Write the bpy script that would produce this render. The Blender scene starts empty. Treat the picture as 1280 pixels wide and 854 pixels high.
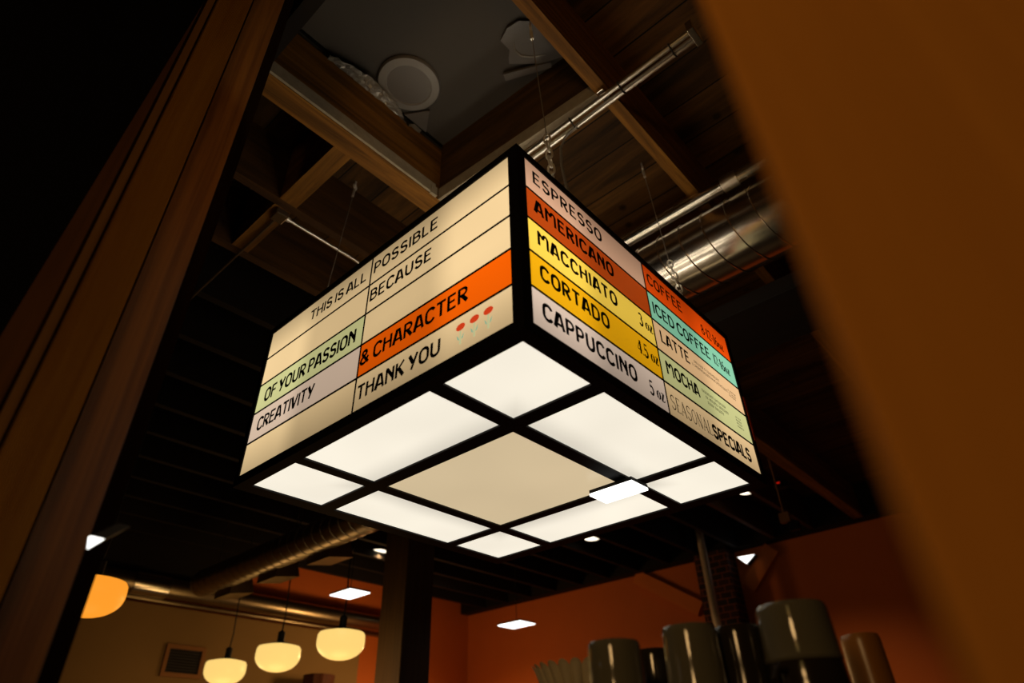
import bpy, math, random
from math import pi, cos, sin, radians
from mathutils import Vector, Matrix

scene = bpy.context.scene
COL = scene.collection

# ------------------------------------------------------------------ camera
CAM = Vector((-0.8354, -0.6911, 1.5994))
RIGHT = Vector((0.66971, -0.74221, -0.02466))
DOWN = Vector((0.41465, 0.40128, -0.81673))
FWD = Vector((0.61608, 0.53675, 0.57650))
cam_data = bpy.data.cameras.new('camera')
cam = bpy.data.objects.new('camera', cam_data)
COL.objects.link(cam)
m = Matrix((RIGHT, -DOWN, -FWD)).transposed().to_4x4()
m.translation = CAM
cam.matrix_world = m
cam_data.sensor_width = 36.0
cam_data.lens = 788.35 * 36.0 / 1280.0
cam_data.clip_start = 0.01
cam_data.dof.use_dof = True
cam_data.dof.focus_distance = 2.05
cam_data.dof.aperture_fstop = 2.0
scene.camera = cam

# ------------------------------------------------------------------ view, world, light
scene.view_settings.view_transform = 'Standard'
scene.view_settings.look = 'None'
scene.view_settings.gamma = 1.0
scene.view_settings.exposure = 0.0
scene.view_settings.use_curve_mapping = False
world = bpy.data.worlds.new('world')
scene.world = world
world.use_nodes = True
world.node_tree.nodes['Background'].inputs[0].default_value = (1.0, 0.55, 0.25, 1)
world.node_tree.nodes['Background'].inputs[1].default_value = 0.0025

SPOT_POWER = 70.0        # ceiling downlights
GLOBE_POWER = 5.0        # half globe pendants
CORNER_FILL_POWER = 34.0      # added fill pendant, unseen behind the pillar
BACK_FILL_POWER = 24.0    # added fill pendant, unseen behind the camera
TUBE_GAIN = 9.0          # the tubes inside the open top of the menu box


# ------------------------------------------------------------------ materials
def lin(h):
    h = h.lstrip('#')
    out = []
    for i in (0, 2, 4):
        c = int(h[i:i + 2], 16) / 255
        out.append(c / 12.92 if c <= 0.04045 else ((c + 0.055) / 1.055) ** 2.4)
    return (*out, 1.0)


def base_mat(name):
    mt = bpy.data.materials.new(name)
    mt.use_nodes = True
    return mt, mt.node_tree, mt.node_tree.nodes['Principled BSDF']


def plain(name, col, rough=0.6, metal=0.0, bump=0.0, scale=40, spec=0.5, vary=0.12):
    mt, nt, b = base_mat(name)
    c = lin(col)
    tc = nt.nodes.new('ShaderNodeTexCoord')
    nz = nt.nodes.new('ShaderNodeTexNoise')
    nz.inputs['Scale'].default_value = scale
    nz.inputs['Detail'].default_value = 4
    nt.links.new(tc.outputs['Object'], nz.inputs['Vector'])
    mx = nt.nodes.new('ShaderNodeMix')
    mx.data_type = 'RGBA'
    mx.inputs['A'].default_value = tuple(v * (1 - vary) for v in c[:3]) + (1,)
    mx.inputs['B'].default_value = tuple(min(1, v * (1 + vary)) for v in c[:3]) + (1,)
    nt.links.new(nz.outputs['Fac'], mx.inputs['Factor'])
    nt.links.new(mx.outputs['Result'], b.inputs['Base Color'])
    b.inputs['Roughness'].default_value = rough
    b.inputs['Metallic'].default_value = metal
    b.inputs['Specular IOR Level'].default_value = spec
    if bump:
        bp = nt.nodes.new('ShaderNodeBump')
        bp.inputs['Strength'].default_value = bump
        bp.inputs['Distance'].default_value = 0.01
        nt.links.new(nz.outputs['Fac'], bp.inputs['Height'])
        nt.links.new(bp.outputs['Normal'], b.inputs['Normal'])
    return mt


def wood(name, c0, c1, axis='x', plank=None, rough=0.65, grain=22, knots=True, spec=0.3):
    """Wood whose grain runs along axis; plank=(axis, width) draws board seams."""
    mt, nt, b = base_mat(name)
    N = nt.nodes.new
    Lk = nt.links.new
    tc = N('ShaderNodeTexCoord')
    mp = N('ShaderNodeMapping')
    sc = {'x': (0.9, grain, grain), 'y': (grain, 0.9, grain), 'z': (grain, grain, 0.9)}[axis]
    mp.inputs['Scale'].default_value = sc
    Lk(tc.outputs['Object'], mp.inputs['Vector'])
    nz = N('ShaderNodeTexNoise')
    nz.inputs['Scale'].default_value = 1.6
    nz.inputs['Detail'].default_value = 8
    nz.inputs['Roughness'].default_value = 0.65
    nz.inputs['Distortion'].default_value = 0.6
    Lk(mp.outputs['Vector'], nz.inputs['Vector'])
    rp = N('ShaderNodeValToRGB')
    rp.color_ramp.elements[0].position = 0.32
    rp.color_ramp.elements[0].color = lin(c0)
    rp.color_ramp.elements[1].position = 0.70
    rp.color_ramp.elements[1].color = lin(c1)
    Lk(nz.outputs['Fac'], rp.inputs['Fac'])
    col = rp.outputs['Color']
    hgt = nz.outputs['Fac']
    if plank:
        ax, w = plank
        sp = N('ShaderNodeSeparateXYZ')
        Lk(tc.outputs['Object'], sp.inputs[0])
        dv = N('ShaderNodeMath'); dv.operation = 'DIVIDE'; dv.inputs[1].default_value = w
        Lk(sp.outputs[ax.upper()], dv.inputs[0])
        fl = N('ShaderNodeMath'); fl.operation = 'FLOOR'; Lk(dv.outputs[0], fl.inputs[0])
        fr = N('ShaderNodeMath'); fr.operation = 'FRACT'; Lk(dv.outputs[0], fr.inputs[0])
        wn = N('ShaderNodeTexWhiteNoise'); wn.noise_dimensions = '1D'
        Lk(fl.outputs[0], wn.inputs['W'])
        mr = N('ShaderNodeMapRange')
        mr.inputs['To Min'].default_value = 0.55
        mr.inputs['To Max'].default_value = 1.25
        Lk(wn.outputs['Value'], mr.inputs['Value'])
        seam = N('ShaderNodeMath'); seam.operation = 'GREATER_THAN'; seam.inputs[1].default_value = 0.035
        Lk(fr.outputs[0], seam.inputs[0])
        ml = N('ShaderNodeMath'); ml.operation = 'MULTIPLY'
        Lk(mr.outputs['Result'], ml.inputs[0]); Lk(seam.outputs[0], ml.inputs[1])
        vm = N('ShaderNodeMix'); vm.data_type = 'RGBA'; vm.blend_type = 'MULTIPLY'
        vm.inputs['Factor'].default_value = 1.0
        Lk(col, vm.inputs['A']); Lk(ml.outputs[0], vm.inputs['B'])
        col = vm.outputs['Result']
        if knots:
            vo = N('ShaderNodeTexVoronoi')
            vo.inputs['Scale'].default_value = 4.5
            Lk(tc.outputs['Object'], vo.inputs['Vector'])
            lt = N('ShaderNodeMapRange')
            lt.inputs['From Min'].default_value = 0.05
            lt.inputs['From Max'].default_value = 0.12
            lt.inputs['To Min'].default_value = 0.25
            Lk(vo.outputs['Distance'], lt.inputs['Value'])
            v2 = N('ShaderNodeMix'); v2.data_type = 'RGBA'; v2.blend_type = 'MULTIPLY'
            v2.inputs['Factor'].default_value = 1.0
            Lk(col, v2.inputs['A']); Lk(lt.outputs['Result'], v2.inputs['B'])
            col = v2.outputs['Result']
    Lk(col, b.inputs['Base Color'])
    b.inputs['Roughness'].default_value = rough
    b.inputs['Specular IOR Level'].default_value = spec
    bp = N('ShaderNodeBump')
    bp.inputs['Strength'].default_value = 0.25
    bp.inputs['Distance'].default_value = 0.004
    Lk(hgt, bp.inputs['Height'])
    Lk(bp.outputs['Normal'], b.inputs['Normal'])
    return mt


def glow(name, col, strength=1.0, uneven=0.0, scale=2.4, rough=0.35):
    """A lit acrylic diffuser: its own lamps make it a little uneven."""
    mt, nt, b = base_mat(name)
    c = lin(col)
    b.inputs['Base Color'].default_value = tuple(v * 0.25 for v in c[:3]) + (1,)
    b.inputs['Roughness'].default_value = rough
    b.inputs['Specular IOR Level'].default_value = 0.25
    b.inputs['Emission Color'].default_value = c
    b.inputs['Emission Strength'].default_value = strength
    if uneven:
        tc = nt.nodes.new('ShaderNodeTexCoord')
        nz = nt.nodes.new('ShaderNodeTexNoise')
        nz.inputs['Scale'].default_value = scale
        nz.inputs['Detail'].default_value = 1.0
        nt.links.new(tc.outputs['Object'], nz.inputs['Vector'])
        mr = nt.nodes.new('ShaderNodeMapRange')
        mr.inputs['From Min'].default_value = 0.3
        mr.inputs['From Max'].default_value = 0.7
        mr.inputs['To Min'].default_value = strength * (1 - uneven)
        mr.inputs['To Max'].default_value = strength * (1 + uneven)
        nt.links.new(nz.outputs['Fac'], mr.inputs['Value'])
        nt.links.new(mr.outputs['Result'], b.inputs['Emission Strength'])
    return mt


def brick_mat():
    mt, nt, b = base_mat('old_brick')
    tc = nt.nodes.new('ShaderNodeTexCoord')
    sp = nt.nodes.new('ShaderNodeSeparateXYZ')
    cb = nt.nodes.new('ShaderNodeCombineXYZ')
    ad = nt.nodes.new('ShaderNodeMath')
    nt.links.new(tc.outputs['Object'], sp.inputs[0])
    nt.links.new(sp.outputs['X'], ad.inputs[0])
    nt.links.new(sp.outputs['Y'], ad.inputs[1])
    nt.links.new(ad.outputs[0], cb.inputs['X'])
    nt.links.new(sp.outputs['Z'], cb.inputs['Y'])
    bk = nt.nodes.new('ShaderNodeTexBrick')
    bk.inputs['Scale'].default_value = 3.6
    bk.inputs['Color1'].default_value = lin('3a1408')
    bk.inputs['Color2'].default_value = lin('180805')
    bk.inputs['Mortar'].default_value = lin('84431c')
    bk.inputs['Mortar Size'].default_value = 0.018
    nt.links.new(cb.outputs[0], bk.inputs['Vector'])
    nt.links.new(bk.outputs['Color'], b.inputs['Base Color'])
    b.inputs['Roughness'].default_value = 0.85
    return mt


M = {}
M['black'] = plain('black_frame', '070606', 0.6, vary=0.05, spec=0.2)
M['ink'] = plain('black_lettering', '0a0605', 0.6, vary=0.02, spec=0.2)
M['ceiling'] = wood('ceiling_boards', '33220d', '785222', 'y', ('x', 0.205), 0.7, 9)
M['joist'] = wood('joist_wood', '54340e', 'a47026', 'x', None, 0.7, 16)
M['joist_aged'] = wood('aged_joist_wood', '2c1a09', '5a3a14', 'x', None, 0.7, 16)  # joist wood with the shade of the farther joists put in
M['joist_y'] = wood('header_wood', '54340e', 'a47026', 'y', None, 0.7, 16)
M['well_y'] = wood('well_wood', '38260f', '6a4a20', 'y', None, 0.75, 10)
M['grey_trim'] = plain('grey_paint', 'a89c86', 0.8, bump=0.4, scale=30, vary=0.25)
M['pane'] = plain('skylight_plastic', '55504a', 0.5, scale=3, vary=0.06, spec=0.15)
M['pale'] = plain('pale_plastic', '8b8782', 0.45, scale=8, vary=0.05)  # pale colour of skylight reflections built as solids
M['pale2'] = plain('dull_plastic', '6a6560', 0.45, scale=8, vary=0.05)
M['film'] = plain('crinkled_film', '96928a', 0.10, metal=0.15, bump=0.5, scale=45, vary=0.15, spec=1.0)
M['steel'] = plain('galvanised_steel', 'd2cbc0', 0.20, 1.0, bump=0.02, scale=5, vary=0.10)
M['steel_bright'] = plain('bright_steel', 'e6e0d4', 0.30, 1.0, scale=6, vary=0.03)
M['duct_dull'] = plain('dull_duct_steel', '9a8a70', 0.34, 1.0, bump=0.1, scale=12, vary=0.15)
M['chrome'] = plain('zinc_chain', 'f4f0e6', 0.30, 0.45, vary=0.03)
M['cable'] = plain('grey_cable', '7c7468', 0.5)
M['darkcable'] = plain('black_cable', '0e0c0b', 0.6)
M['post_wood'] = wood('post_wood', '6a3e12', '986426', 'z', None, 0.55, 30)
M['post_flute'] = wood('fluted_wood', '7c5014', '9c7028', 'z', None, 0.55, 26)
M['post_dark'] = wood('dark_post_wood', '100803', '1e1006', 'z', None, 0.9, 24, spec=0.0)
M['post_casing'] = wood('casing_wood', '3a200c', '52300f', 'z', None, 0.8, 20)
M['rod_brown'] = plain('brown_rod', '4a3822', 0.7)
M['post_pale'] = wood('pale_post_wood', '583a16', '6e4c22', 'z', None, 0.6, 20)
M['near_post'] = wood('near_post_wood', 'b47626', 'c2822e', 'z', None, 0.6, 24)
M['pillar'] = wood('pillar_wood', '38240e', '4e3416', 'z', None, 0.65, 20)
M['dark_wall'] = plain('dark_paint', '060504', 0.9, vary=0.05, spec=0.1)  # near black, stands for the darkness at left
M['orange_wall'] = plain('orange_paint', 'c2601a', 0.75, scale=3, vary=0.08)
M['brace'] = plain('orange_timber', 'cc6c20', 0.75, scale=5, vary=0.1)
M['beige_wall'] = plain('beige_paint', '86683a', 0.85, scale=3, vary=0.06)
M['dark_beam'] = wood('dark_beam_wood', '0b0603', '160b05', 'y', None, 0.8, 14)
M['floor'] = plain('dark_floor', '2a1d12', 0.5)
M['vent'] = plain('vent_dark', '171009', 0.7)
M['brick'] = brick_mat()
M['pole'] = plain('grey_pole_paint', 'b8a48c', 0.5)
M['globe'] = glow('globe_glass', 'ffd478', 1.0)
M['globe_o'] = glow('amber_globe_glass', 'ff9d2c', 1.0)
M['spot'] = glow('downlight_glass', 'fff0d2', 2.2)
M['led'] = glow('led_panel', 'fffdf6', 2.4)  # glow of white reflections in the window glass
M['red'] = glow('red_indicator', 'c01808', 0.8)
M['cup'] = plain('grey_green_glaze', '6c695a', 0.08, scale=6, vary=0.08)
M['cup_dark'] = plain('dark_glaze', '2c261c', 0.12, scale=6, vary=0.08)
M['cup_tan'] = plain('tan_glaze', 'a06a28', 0.3, scale=6, vary=0.1)
M['filter'] = plain('paper_filter', 'd6c8a8', 0.85, scale=30, vary=0.08)
M['shelf'] = plain('dark_shelf', '17110c', 0.5)
M['tan_box'] = plain('tan_box', '8a5a2a', 0.7)
M['rattan'] = wood('brown_rattan', '2a1206', '5a2c10', 'z', None, 0.8, 30)
M['leaf'] = glow('leaf_print', '8cc0a0', 0.75)
M['stem'] = glow('stem_print', 'c8cc98', 0.8)
M['petal'] = glow('petal_print', 'd8401c', 0.85)



def lit_acrylic(name, col, axis, gain=1.0):
    """Lit acrylic whose bright ends and dim edges are painted into its emission:
    object space here is the centre of the box's underside."""
    mt = glow(name, col, 1.0)
    nt = mt.node_tree
    N = nt.nodes.new
    Lk = nt.links.new
    b = nt.nodes['Principled BSDF']
    tc = N('ShaderNodeTexCoord')
    nz = N('ShaderNodeTexNoise')
    nz.inputs['Scale'].default_value = 3.0
    nz.inputs['Detail'].default_value = 1.0
    Lk(tc.outputs['Object'], nz.inputs['Vector'])
    sp = N('ShaderNodeSeparateXYZ')
    Lk(tc.outputs['Object'], sp.inputs[0])
    if axis == 'under':
        ax = N('ShaderNodeMath'); ax.operation = 'ABSOLUTE'; Lk(sp.outputs['X'], ax.inputs[0])
        ay = N('ShaderNodeMath'); ay.operation = 'ABSOLUTE'; Lk(sp.outputs['Y'], ay.inputs[0])
        d = N('ShaderNodeMath'); d.operation = 'MAXIMUM'
        Lk(ax.outputs[0], d.inputs[0]); Lk(ay.outputs[0], d.inputs[1])
        h = N('ShaderNodeMapRange'); h.interpolation_type = 'SMOOTHSTEP'
        h.inputs['From Min'].default_value = .31; h.inputs['From Max'].default_value = .43
        h.inputs['To Min'].default_value =   .72 * gain; h.inputs['To Max'].default_value = .98 * gain
        Lk(d.outputs[0], h.inputs['Value'])
        out = h.outputs['Result']
    else:
        d = N('ShaderNodeMath'); d.operation = 'ABSOLUTE'; Lk(sp.outputs[axis], d.inputs[0])
        h = N('ShaderNodeMapRange'); h.interpolation_type = 'SMOOTHSTEP'
        h.inputs['From Min'].default_value = .27; h.inputs['From Max'].default_value = .40
        h.inputs['To Min'].default_value = .78 * gain; h.inputs['To Max'].default_value = 1.18 * gain
        Lk(d.outputs[0], h.inputs['Value'])
        rp = N('ShaderNodeValToRGB')
        zs = N('ShaderNodeMath'); zs.operation = 'DIVIDE'; zs.inputs[1].default_value = .62
        Lk(sp.outputs['Z'], zs.inputs[0])
        Lk(zs.outputs[0], rp.inputs['Fac'])
        e = rp.color_ramp.elements
        e[0].position = .05; e[0].color = (.52, .52, .52, 1)
        e[1].position = .96; e[1].color = (.56, .56, .56, 1)
        for p, v in ((.22, .84), (.5, 1.0), (.78, .96)):
            q = e.new(p); q.color = (v, v, v, 1)
        ml = N('ShaderNodeMath'); ml.operation = 'MULTIPLY'
        Lk(h.outputs['Result'], ml.inputs[0]); Lk(rp.outputs['Color'], ml.inputs[1])
        out = ml.outputs[0]
    nm = N('ShaderNodeMapRange')
    nm.inputs['To Min'].default_value = .88; nm.inputs['To Max'].default_value = 1.12
    Lk(nz.outputs['Fac'], nm.inputs['Value'])
    m2 = N('ShaderNodeMath'); m2.operation = 'MULTIPLY'
    Lk(out, m2.inputs[0]); Lk(nm.outputs['Result'], m2.inputs[1])
    Lk(m2.outputs[0], b.inputs['Emission Strength'])  # painted brightness pattern drives the emission
    return mt


STRIP = {}
for key, col, axis in (('cream', 'e4c490', 'Y'), ('green', 'c4c286', 'Y'), ('lilac', 'd2b8a0', 'Y'), ('orange', 'ea5c04', 'Y'),
                       ('pink', 'cf9f7e', 'X'), ('rust', 'ac400e', 'X'), ('yellow', 'f4ca4a', 'X'), ('gold', 'eca80e', 'X'), ('paleink', 'e0c6b0', 'X'),
                       ('scarlet', 'e24a08', 'X'), ('teal', '84c29e', 'X'), ('peach', 'dfb482', 'X'), ('olive', 'c4c284', 'X'), ('sand', 'e4c08c', 'X')):
    STRIP[key] = lit_acrylic(key + '_strip', col, axis)
M['diffuser'] = lit_acrylic('lit_diffuser', 'fbf2df', 'under')
M['diffuser_mid'] = glow('dim_diffuser', 'd4be98', 0.95, 0.04, 2.5)
M['cover_orange'] = plain('orange_cover', 'd8480c', 0.4)
M['tube_lamp'] = glow('tube_lamp', 'fff0d8', TUBE_GAIN)


# ------------------------------------------------------------------ mesh builder
class MB:
    def __init__(self):
        self.v = []
        self.f = []

    def add(self, vs, fs):
        o = len(self.v)
        self.v += [tuple(p) for p in vs]
        self.f += [tuple(i + o for i in f) for f in fs]
        return self

    def box(self, x0, x1, y0, y1, z0, z1):
        vs = [(x, y, z) for z in (z0, z1) for (x, y) in ((x0, y0), (x1, y0), (x1, y1), (x0, y1))]
        return self.add(vs, [(3, 2, 1, 0), (4, 5, 6, 7), (0, 1, 5, 4), (1, 2, 6, 5), (2, 3, 7, 6), (3, 0, 4, 7)])

    def prism(self, poly, z0, z1):
        """poly: CCW list of (x, y)."""
        n = len(poly)
        vs = [(x, y, z0) for x, y in poly] + [(x, y, z1) for x, y in poly]
        fs = [tuple(range(n - 1, -1, -1)), tuple(range(n, 2 * n))]
        fs += [(i, (i + 1) % n, n + (i + 1) % n, n + i) for i in range(n)]
        return self.add(vs, fs)

    def hexa(self, b, t):
        """b, t: four bottom and four top points."""
        return self.add(list(b) + list(t), [(3, 2, 1, 0), (4, 5, 6, 7), (0, 1, 5, 4), (1, 2, 6, 5), (2, 3, 7, 6), (3, 0, 4, 7)])

    def tube(self, pts, r, seg=12, closed=False):
        pts = [Vector(p) for p in pts]
        n = len(pts)
        rings = []
        up = None
        for i in range(n):
            if closed:
                t = pts[(i + 1) % n] - pts[i - 1]
            else:
                t = pts[min(i + 1, n - 1)] - pts[max(i - 1, 0)]
            t.normalize()
            if up is None:
                up = t.orthogonal().normalized()
            up = (up - t * up.dot(t)).normalized()
            s = t.cross(up)
            rr = r[i] if isinstance(r, (list, tuple)) else r
            rings.append([pts[i] + (up * cos(2 * pi * k / seg) + s * sin(2 * pi * k / seg)) * rr for k in range(seg)])
        vs = [p for ring in rings for p in ring]
        fs = []
        for i in range(n if closed else n - 1):
            j = (i + 1) % n
            for k in range(seg):
                k2 = (k + 1) % seg
                fs.append((i * seg + k, i * seg + k2, j * seg + k2, j * seg + k))
        if not closed:
            fs.append(tuple(range(seg - 1, -1, -1)))
            fs.append(tuple((n - 1) * seg + k for k in range(seg)))
        return self.add(vs, fs)

    def lathe(self, prof, c=(0, 0, 0), seg=32, mod=None):
        """prof: (radius, z) from bottom to top, axis z at c."""
        vs = []
        for r, z in prof:
            for k in range(seg):
                a = 2 * pi * k / seg
                rr = r * (mod(a, z) if mod else 1)
                vs.append((c[0] + rr * cos(a), c[1] + rr * sin(a), c[2] + z))
        fs = []
        for i in range(len(prof) - 1):
            for k in range(seg):
                k2 = (k + 1) % seg
                fs.append((i * seg + k, i * seg + k2, (i + 1) * seg + k2, (i + 1) * seg + k))
        if prof[0][0] > 1e-6:
            fs.append(tuple(range(seg - 1, -1, -1)))
        if prof[-1][0] > 1e-6:
            fs.append(tuple((len(prof) - 1) * seg + k for k in range(seg)))
        return self.add(vs, fs)

    def build(self, name, mat, parent=None, smooth=False, bevel=0.0):
        o0 = Vector((0, 0, 0))
        p = parent
        while p is not None:
            o0 += p.location
            p = p.parent
        me = bpy.data.meshes.new(name)
        me.from_pydata([tuple(Vector(q) - o0) for q in self.v], [], self.f)
        me.materials.append(mat)
        me.update()
        ob = bpy.data.objects.new(name, me)
        COL.objects.link(ob)
        if parent is not None:
            ob.parent = parent
        if smooth:
            for pl in me.polygons:
                pl.use_smooth = True
            me.set_sharp_from_angle(angle=radians(38))
        if bevel:
            md = ob.modifiers.new('bevel', 'BEVEL')
            md.width = bevel
            md.segments = 2
            md.limit_method = 'ANGLE'
        return ob


def tag(o, label, cat, group=None, kind=None):
    if label:
        o['label'] = label
    if cat:
        o['category'] = cat
    if group:
        o['group'] = group
    if kind:
        o['kind'] = kind
    return o


def thing(name, loc, label, cat, group=None):
    o = bpy.data.objects.new(name, None)
    o.empty_display_size = 0.05
    o.location = loc
    COL.objects.link(o)
    return tag(o, label, cat, group)


def struct(o):
    o['kind'] = 'structure'
    return o


def copy_tree(o, parent=None):
    c = o.copy()
    COL.objects.link(c)
    if parent is not None:
        c.parent = parent
    for ch in list(o.children):
        copy_tree(ch, c)
    return c


# ================================================================== the room
CEIL = 4.15
JB = 3.80
# roof deck with the opening of the skylight left free
HX0, HX1, HY0, HY1 = -0.42, 0.47, -0.05, 0.86
c = MB()
c.box(-4.2, HX0, -3.4, 6.94, CEIL, CEIL + 0.06)
c.box(HX1 + 0.06, 6.7, -3.4, 6.94, CEIL, CEIL + 0.06)
c.box(HX0, HX1 + 0.06, -3.4, HY0, CEIL, CEIL + 0.06)
c.box(HX0, HX1 + 0.06, HY1 + 0.09, 6.94, CEIL, CEIL + 0.06)
struct(c.build('ceiling', M['ceiling']))
struct(MB().box(-4.2, 6.7, -3.4, 6.94, -0.06, 0).build('floor', M['floor']))
struct(MB().box(6.57, 6.7, -3.4, 6.94, 0, CEIL).build('wall_back', M['orange_wall']))
struct(MB().box(-4.2, 6.57, 6.84, 6.94, 0, CEIL).build('wall_far_left', M['orange_wall']))
struct(MB().box(-4.2, 4.52, 6.74, 6.84, 0, 3.25).build('trim_1', M['beige_wall']))
struct(MB().box(6.40, 6.57, -3.4, 6.84, JB, CEIL).build('trim_2', M['dark_beam']))
struct(MB().box(-4.2, 2.65, 6.70, 6.84, 3.52, CEIL).build('trim_3', M['dark_beam']))
struct(MB().box(-4.2, -0.70, 0.66, 0.76, 0, CEIL).build('wall_left', M['dark_wall']))  # added black slab that keeps the left side dark

# skylight: pane, timber well, grey boards
sk = thing('skylight', (0.05, 0.42, JB), 'dark square skylight in the plank ceiling above the hanging sign', 'skylight')
MB().box(-0.44, 0.52, -0.05, 0.90, 4.185, 4.20).build('pane', M['pane'], sk)
XA, XB = 0.447, 0.50       # far side of the well runs slightly askew
w = MB()
w.hexa([(XA, 0.845, JB + .07), (XB, 0.0, JB + .07), (XB + .05, 0.0, JB + .07), (XA + .05, 0.845, JB + .07)],
       [(XA, 0.845, 4.183), (XB, 0.0, 4.183), (XB + .05, 0.0, 4.183), (XA + .05, 0.845, 4.183)])
w.build('well_board', M['well_y'], sk)
MB().hexa([(XA - .004, 0.845, JB - .002), (XB - .004, 0.0, JB - .002), (XB + .03, 0.0, JB - .002), (XA + .03, 0.845, JB - .002)],
          [(XA - .004, 0.845, JB + .068), (XB - .004, 0.0, JB + .068), (XB + .03, 0.0, JB + .068), (XA + .03, 0.845, JB + .068)]).build('grey_board', M['grey_trim'], sk)
MB().box(-0.44, XA - 0.03, 0.835, 0.846, JB + .005, JB + .07).build('grey_board', M['grey_trim'], sk)
MB().box(XA - 0.055, XA - 0.02, 0.832, 0.846, JB - 0.002, JB + .05).build('grey_board', M['grey_trim'], sk)
MB().box(-0.47, -0.42, 0.0, 0.845, JB, 4.183).build('well_board', M['dark_beam'], sk)  # shade on this near header put into darker wood
fr = MB()
fr.box(-0.44, 0.5, 0.838, 0.846, 4.172, 4.185)
fr.build('pane_edge', M['black'], sk)

# skylight reflections built as a solid pale dish and flap
pc = (0.115, 0.70)


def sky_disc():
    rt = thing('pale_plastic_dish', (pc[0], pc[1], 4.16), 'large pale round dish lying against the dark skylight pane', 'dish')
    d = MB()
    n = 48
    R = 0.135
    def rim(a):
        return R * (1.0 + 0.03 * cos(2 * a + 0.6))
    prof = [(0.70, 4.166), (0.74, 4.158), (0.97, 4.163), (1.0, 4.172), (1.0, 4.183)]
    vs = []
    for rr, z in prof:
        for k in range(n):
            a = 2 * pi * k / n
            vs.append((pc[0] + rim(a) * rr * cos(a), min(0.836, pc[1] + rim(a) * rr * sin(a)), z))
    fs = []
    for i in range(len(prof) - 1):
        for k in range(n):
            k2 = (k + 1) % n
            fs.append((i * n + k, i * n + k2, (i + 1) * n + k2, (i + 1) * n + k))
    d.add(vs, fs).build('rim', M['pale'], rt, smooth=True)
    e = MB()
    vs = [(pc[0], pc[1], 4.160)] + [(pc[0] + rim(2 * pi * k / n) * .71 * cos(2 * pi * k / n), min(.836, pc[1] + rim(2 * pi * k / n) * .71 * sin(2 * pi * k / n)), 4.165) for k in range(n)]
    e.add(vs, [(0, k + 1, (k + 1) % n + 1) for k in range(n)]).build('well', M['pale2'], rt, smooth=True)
    return rt


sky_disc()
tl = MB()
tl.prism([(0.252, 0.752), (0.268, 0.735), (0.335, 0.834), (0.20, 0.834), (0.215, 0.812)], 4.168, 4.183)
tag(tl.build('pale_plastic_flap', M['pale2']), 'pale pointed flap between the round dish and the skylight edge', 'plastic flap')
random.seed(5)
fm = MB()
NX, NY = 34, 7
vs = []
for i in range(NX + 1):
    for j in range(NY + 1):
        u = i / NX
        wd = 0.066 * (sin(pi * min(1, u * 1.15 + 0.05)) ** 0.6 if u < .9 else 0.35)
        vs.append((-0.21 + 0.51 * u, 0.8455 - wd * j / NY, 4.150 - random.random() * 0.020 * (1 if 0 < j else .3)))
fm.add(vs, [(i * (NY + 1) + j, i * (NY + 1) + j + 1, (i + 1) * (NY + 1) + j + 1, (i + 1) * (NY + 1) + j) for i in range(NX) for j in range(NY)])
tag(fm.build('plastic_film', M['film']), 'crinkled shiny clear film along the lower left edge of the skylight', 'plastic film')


def spline(pts, n=8):
    out = []
    L = len(pts)
    for i in range(L):
        p0, p1, p2, p3 = (Vector(pts[(i + k - 1) % L]) for k in range(4))
        for s in range(n):
            t = s / n
            out.append(tuple(0.5 * ((2 * p1) + (p2 - p0) * t + (2 * p0 - 5 * p1 + 4 * p2 - p3) * t * t + (3 * p1 - p0 - 3 * p2 + p3) * t ** 3)))
    return out


def ray_at(px, py, z):
    d = RIGHT * ((px - 640) / 788.35) + DOWN * ((py - 427) / 788.35) + FWD
    t = (z - CAM.z) / d.z
    p = CAM + d * t
    return (p.x, p.y)


def ccw(poly):
    a = sum(poly[i - 1][0] * poly[i][1] - poly[i][0] * poly[i - 1][1] for i in range(len(poly)))
    return poly if a > 0 else poly[::-1]


# curved and straight skylight reflections near the joist, built as solids (plan outlines in metres)
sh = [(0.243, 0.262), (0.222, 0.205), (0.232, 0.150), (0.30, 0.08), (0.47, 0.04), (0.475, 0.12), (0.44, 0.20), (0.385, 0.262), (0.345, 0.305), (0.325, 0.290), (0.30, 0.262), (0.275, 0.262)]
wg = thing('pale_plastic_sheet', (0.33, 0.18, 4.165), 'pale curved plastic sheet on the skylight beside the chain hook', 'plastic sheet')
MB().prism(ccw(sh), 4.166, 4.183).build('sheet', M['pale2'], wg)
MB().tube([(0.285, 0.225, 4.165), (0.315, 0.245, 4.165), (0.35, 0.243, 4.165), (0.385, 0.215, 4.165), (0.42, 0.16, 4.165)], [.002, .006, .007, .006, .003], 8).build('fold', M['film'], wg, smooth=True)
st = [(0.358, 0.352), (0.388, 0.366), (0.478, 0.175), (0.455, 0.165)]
tag(MB().prism(ccw(st), 4.152, 4.1658).build('pale_plastic_strip', M['pale2']), 'straight pale plastic strip along the right edge of the skylight', 'plastic strip')  # skylight reflection, built here as a solid strip

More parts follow.
